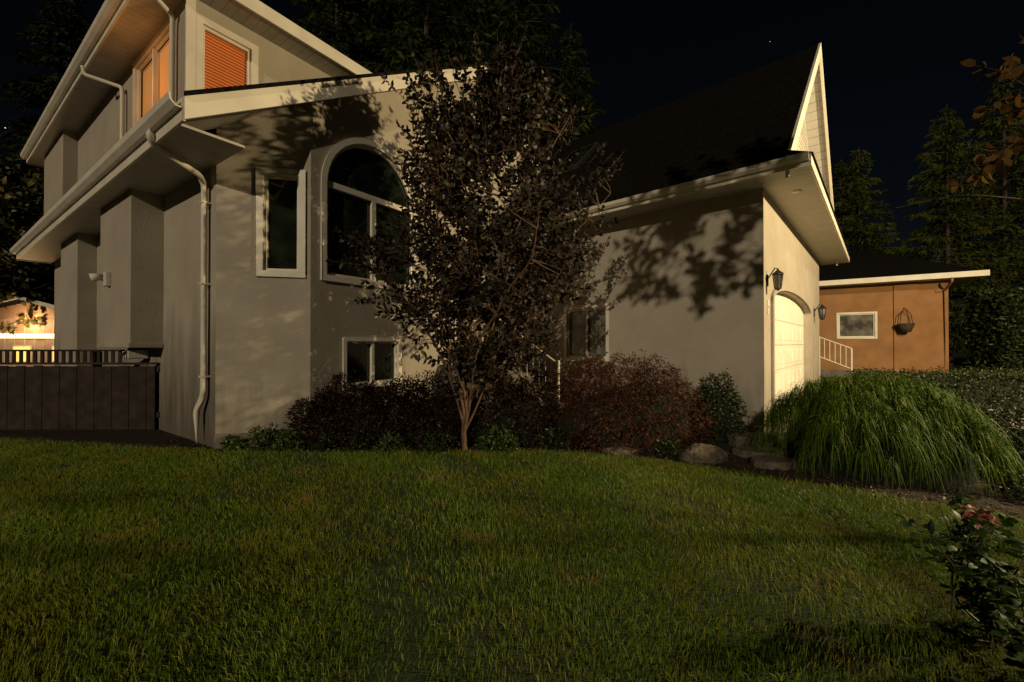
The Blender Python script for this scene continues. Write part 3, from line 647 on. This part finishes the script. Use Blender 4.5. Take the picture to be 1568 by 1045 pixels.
# conifers
M_con=leafmat('conifer_needles',(.006,.010,.003),(.018,.026,.006),(.04,.05,.01),0,.7,spec=.05)
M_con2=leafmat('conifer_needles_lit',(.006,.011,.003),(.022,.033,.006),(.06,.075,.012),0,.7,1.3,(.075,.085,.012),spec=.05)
def conifer_mesh(h,R,droop,nb,nt,sz,mt):
    paths=[(np.array([[0,0,z] for z in np.linspace(0,h,8)]),np.linspace(h*.014,h*.001,8))]
    LP=[];LD=[];LL=[]
    for k in range(nb):
        f=(k/nb)**.9; z=h*(.06+.93*f); rl=R*(1-f)**.72*rng.uniform(.65,1.12)+.15
        a=rng.uniform(0,6.28); d=np.array([math.cos(a),math.sin(a),0])
        t=np.linspace(0,1,7); pts=np.array([0,0,z])+d*(rl*t)[:,None]+np.array([0,0,1.])*(rl*(.18*t-droop*t**1.6))[:,None]
        paths.append((pts,np.linspace(.035,.008,7)))
        m=max(8,int(nt*rl/R)); tt=rng.random(m)**.7; q=np.stack([np.interp(tt,t,pts[:,i]) for i in range(3)],1)
        sd=np.array([-d[1],d[0],0]); sg=rng.choice([-1,1],m)[:,None]
        q=q+sd*sg*(rng.random(m)*rl*.20*(1.1-tt))[:,None]; LP.append(q)
        LD.append(sd*sg*.6+d*.6+np.array([0,0,-1.])*rng.uniform(.3,1.3,m)[:,None]+rng.normal(size=(m,3))*.3); LL.append(np.full(m,sz)*rng.uniform(.5,1.3,m))
    LP=np.concatenate(LP);LD=np.concatenate(LD);LL=np.concatenate(LL)
    V,F,r=leaves(LP,LD,LL,LL*.28,.2); tv,tf=tubes(paths,4)
    return npmesh('conifer_foliage',V,F,mt,r,link=False),npmesh('conifer_branches',tv,tf,M_darkbark,link=False)
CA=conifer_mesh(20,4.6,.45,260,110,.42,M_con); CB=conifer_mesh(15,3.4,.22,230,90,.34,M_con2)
ci=0
def conifer(kind,x,y,s,rot,z=0,nm='conifer_tree'):
    global ci
    e=empty(nm+('' if ci==0 else f'.{ci:03d}'),(x,y,z)); ci+=1
    e.scale=(s,s,s); e.rotation_euler=(0,0,rot)
    for me,n in zip(kind,('foliage','branches')):
        o=bpy.data.objects.new(n,me); COL.objects.link(o); o.parent=e
for a in ((CA,-9,21,1.15,0),(CA,-4.2,20,1.3,1),(CA,.2,21.5,1.2,2.2),(CA,3.6,25,1.05,3),(CA,-15,24,1.1,4),(CA,-21,22,1.0,5),(CA,-27,25,1.2,.5),(CA,-6.5,23,1.4,3.6),
          (CB,22.0,26,.93,0),(CB,26.0,24.5,1.05,1),(CB,30,25,1.2,2),(CB,34,24,1.1,3),(CB,18.5,31,.75,4),(CB,24,30,1.0,5),(CB,39,28,1.2,1.5),(CB,14,34,.6,2.5),(CA,-1,30,1.4,.7),(CA,-34,24,1.1,2.7)):
    conifer(*a)
def crown_l(cx,cy,cz,rx,ry,rz,th=-.25):
    def f(n):
        d=unit(rng.normal(size=(n*3,3)))*(rng.random((n*3,1))**.4); P=np.array([cx,cy,cz])+d*[rx,ry,rz]; k=fnoise(P,1.1)>th; P=P[k]; 
        while len(P)<n: P=np.concatenate([P,P])
        return P[:n]
    return f
M_yl=leafmat('yellowing_leaf',(.03,.04,.01),(.09,.08,.015),(.16,.11,.02),.15,.5)
broad_tree('deciduous_tree',(-19.5,15.2,0),(-19.5,15.2,2.2),crown_l(-19.5,15.2,5.0,2.6,2.2,3.0),500,.28,.17,M_yl,M_darkbark,limb=9,r0=.16,shootL=.7,pairs=6,twigr=.012)
broad_tree('deciduous_tree.002',(26.5,19,0),(26.5,19,1.4),crown_l(26.5,19,2.6,1.8,1.5,2.2),200,.24,.15,M_yl,M_darkbark,limb=6,r0=.1,shootL=.5,pairs=6,twigr=.01)
# street tree behind the viewpoint (its leaves shade the garage wall) and unseen shrubs added to cast the lawn shadows
broad_tree('deciduous_tree.001',(4.4,-4.6,0),(4.0,-4.4,5.0),crown_l(.3,-2.6,6.6,1.35,.9,1.0),85,.22,.13,M_gr,M_darkbark,limb=6,r0=.08,shootL=.5,pairs=6,twigr=.008)
mound('lawn_shade_shrub',(-3.0,-1.5,0),1.4,.7,1.45,5000,.10,.05,M_gr,3,.2,.6)
mound('lawn_shade_shrub.001',(.75,-.9,0),.6,.35,.9,3000,.08,.04,M_gr,3,.2,.5)

# ------------------------------------------------------------ FENCE
fen=empty('wooden_fence'); a=np.array(H(-.03,3.0,0)[:2]); b=np.array((-10.6,6.7)); L=np.linalg.norm(b-a); FF=Fr(tuple(b),tuple((a-b)/L))
x=0;k=0
while x<L-.14:
    w=.135; h=1.04+rng.normal()*.010; box(FF,x,x+w,-.01+.004*(k%2),.012,.01,h,M_wood,f'board_{k}',fen); x+=w+.006; k+=1
box(FF,0,L,.018,.05,.2,.28,M_wood,'rail_low',fen); box(FF,0,L,.018,.05,.95,1.03,M_wood,'rail_mid',fen); box(FF,0,L-.6,-.03,.06,1.28,1.31,M_wood,'cap',fen); box(FF,0,L,-.02,.02,1.065,1.10,M_wood,'lattice_rail',fen)
k=0
for x in np.arange(.05,L-.6,.115): box(FF,x,x+.05,-.008,.010,1.10,1.28,M_wood,f'lattice_{k}',fen); k+=1
for x in np.arange(.3,L,1.7): box(FF,x,x+.09,.055,.145,0,1.28,M_wood,'post',fen,.01)

# ------------------------------------------------------------ LEFT OUTBUILDING (lit)
out=empty('lit_outbuilding'); O=Fr((-20.5,15.0),(.97,.22))
M_cream=noisemat('cream_siding',(.45,.30,.20),(.55,.38,.27),3,.7,.1)
box(O,0,5.0,0,4,0,2.35,M_cream,'walls',out)
for k in range(16): box(O,.3*k+.1,.3*k+.12,-.012,-.001,.0,2.3,M_wh,'batten',out)
add('gable_wall',[O(0,0,2.35),O(5,0,2.35),O(2.5,0,3.05)],[(0,1,2)],M_cream,out)
slab(O,[(-.4,-.7,2.3),(2.5,-.7,3.15),(2.5,4.2,3.15),(-.4,4.2,2.3)],.1,M_roof,'roof_left',out); slab(O,[(2.5,-.7,3.15),(5.4,-.7,2.3),(5.4,4.2,2.3),(2.5,4.2,3.15)],.1,M_roof,'roof_right',out)
rr=lambda u0,z0,u1,z1,nm: add(nm,[O(u,v,z) for v in (-.74,-.7) for (u,z) in ((u0,z0-.14),(u1,z1-.14),(u1,z1),(u0,z0))],BF,M_wh,out)
rr(-.4,2.31,2.5,3.16,'rake_left'); rr(2.5,3.16,5.4,2.31,'rake_right')
for x in (.3,4.6): box(O,x,x+.14,-.6,-.46,0,2.35,M_wh,'post',out)
M_lamp=emis('lamp_glow',(1,.72,.35),3)
box(O,-.2,5.2,-.05,-.02,1.62,1.78,M_lamp,'tube_light',out)
M_yel=emis('lit_pane',(1,.55,.12),1.5)
for x in (.7,1.9,3.1,4.2): box(O,x,x+.5,-.04,-.015,.75,1.3,M_yel,'lit_pane',out); box(O,x-.06,x+.56,-.02,-.012,.69,1.36,M_wh,'pane_frame',out)
# ------------------------------------------------------------ RIGHT NEIGHBOUR
nb=empty('neighbour_house'); Nn=Fr((13.0,18.0),(.83,-.55))
M_nst=noisemat('neighbour_stucco',(.24,.12,.048),(.33,.165,.068),2,.9,.3,40)
fN=lambda a,z,d: Nn(a,d,z)
nwin=lambda i: rect(.95,2.25,1.62,2.72,i)
panel(fN,[(-6,-.1),(4.3,-.1),(4.3,4.0),(-6,4.0)],[nwin(.03)],M_nst,'front_wall',nb)
box(Nn,4.27,4.3,.01,8,-.1,4.0,M_nst,'end_wall',nb)
window(fN,nwin,nb,'front_window',.07,.04,glass=M_curt)
fnbox(fN,2.75,3.45,-.1,3.8,-.06,0,M_nst,'pilaster',nb)
fnbox(fN,-6,4.3,.0,.30,-.03,.0,M_conc,'base_course',nb)
slab(Nn,[(-6.5,-.8,4.0),(5.1,-.8,4.0),(2.0,4,6.1),(-6.5,4,6.1)],.1,M_roof,'roof_front',nb)
slab(Nn,[(5.1,-.8,4.0),(5.1,8.8,4.0),(2.0,4,6.1)],.1,M_roof,'roof_end',nb)
box(Nn,-6.5,5.1,-.84,-.8,3.82,4.02,M_wh,'fascia',nb); box(Nn,5.1,5.14,-.84,8.8,3.82,4.02,M_wh,'fascia_end',nb)
box(Nn,-6.5,5.1,-.8,-.001,3.83,3.85,M_sofG,'soffit',nb); box(Nn,4.301,5.1,0,8.8,3.83,3.85,M_sofG,'soffit_end',nb)
bevpipe('downspout',[Nn(4.2,-.86,3.85),Nn(4.2,-.86,3.7),Nn(4.2,-.08,3.45),Nn(4.2,-.08,.1)],.04,M_nst,nb)
hb=empty('hanging_basket'); hc=Nn(3.05,-.35,2.2)
tubeobj('hangers',[([tuple(hc+Vector((.26*math.cos(t),.26*math.sin(t),0))),tuple(hc+Vector((.2*math.cos(t),.2*math.sin(t),.35))),tuple(hc+Vector((0,0,.55)))],.012) for t in (0,2.1,4.2)]+[([tuple(hc+Vector((0,0,.55))),tuple(Nn(3.05,-.02,2.85))],.015)],M_black,hb,5)
cyl('pot',hc-Vector((0,0,.17)),(0,0,1),.14,.34,M_darkbark,hb,r2=.27)
st=empty('white_stair_railing'); rl=[]
pA=Vector((10.9,14.6,0));pB=Vector((11.55,14.0,0))
for z0,z1 in ((1.65,1.25),(.95,.55)): rl.append(([tuple(pA+Vector((0,0,z0))),tuple(pB+Vector((0,0,z1)))],.022))
for k in range(7):
    t=k/6; p=pA.lerp(pB,t); rl.append(([tuple(p+Vector((0,0,.95-.4*t if k not in (0,6) else 0))),tuple(p+Vector((0,0,1.65-.4*t)))],.014 if k not in(0,6) else .03))
tubeobj('rails',rl,M_wh,st,5)
lw=[(8,10.5,.02),(24,8,.02),(26,15,.02),(14,17.2,.02),(9,17,.02)]
fillpoly('neighbour_lawn',lw,noisemat('neighbour_turf',(.05,.09,.01),(.09,.13,.02),6,.95,.9,80,0,.03))
# ------------------------------------------------------------ SKY / stars
w=bpy.data.worlds.new('World'); S.world=w; w.use_nodes=True; nt=w.node_tree
sunT=Vector((.30,.935,-.36)).normalized(); src=-sunT
elev=math.asin(src.z); az=math.atan2(src.x,src.y)
sk=nt.nodes.new('ShaderNodeTexSky'); sk.sky_type='NISHITA'; sk.sun_disc=False; sk.sun_elevation=elev; sk.sun_rotation=az
nt.links.new(sk.outputs[0],nt.nodes['Background'].inputs[0]); nt.nodes['Background'].inputs[1].default_value=.0008
n=520; d=unit(rng.normal(size=(n,3))); d=d[(d[:,2]>.05)]; n=len(d); R=600.
sz=(.25+.5*rng.random(n)**4)
P=d*R; tv=np.array([[1,0,0],[-1,0,0],[0,1,0],[0,-1,0],[0,0,1],[0,0,-1]],float); tf=np.array([[0,2,4],[2,1,4],[1,3,4],[3,0,4],[2,0,5],[1,2,5],[3,1,5],[0,3,5]])
V=(P[:,None]+tv[None]*sz[:,None,None]).reshape(-1,3); F=(np.arange(n)[:,None,None]*6+tf[None]).reshape(-1,3)
npmesh('stars',V,F,emis('star_light',(.8,.88,1),1.3))
# ------------------------------------------------------------ LIGHTS
sl=bpy.data.lights.new('sun','SUN'); sl.energy=1.32; sl.angle=math.radians(.5); sl.color=(1,.84,.61)
so=bpy.data.objects.new('sun',sl); COL.objects.link(so); so.rotation_euler=sunT.to_track_quat('-Z','Y').to_euler()
def pl(name,loc,e,c,r=.12):
    l=bpy.data.lights.new(name,'POINT'); l.energy=e; l.color=c; l.shadow_soft_size=r; o=bpy.data.objects.new(name,l); COL.objects.link(o); o.location=loc
pl('street_lamp_light',(10.2,2.2,5.2),5600,(1,.78,.44))
pl('outbuilding_light',tuple(O(2.5,-.45,2.2)),50,(1,.62,.28),.06)
pl('upper_soffit_fill',tuple(H(-.40,3.4,5.8)),7,(1,.42,.12),.15)  # added point light outside the window, imitating its glow on the soffit
# ------------------------------------------------------------ CAMERA
cd=bpy.data.cameras.new('camera'); cd.sensor_width=36; cd.lens=36*630/1568; cd.clip_end=2000; cd.clip_start=.05
co=bpy.data.objects.new('camera',cd); COL.objects.link(co); co.location=(0,0,1.4); co.rotation_euler=(math.radians(90.42),0,0); S.camera=co
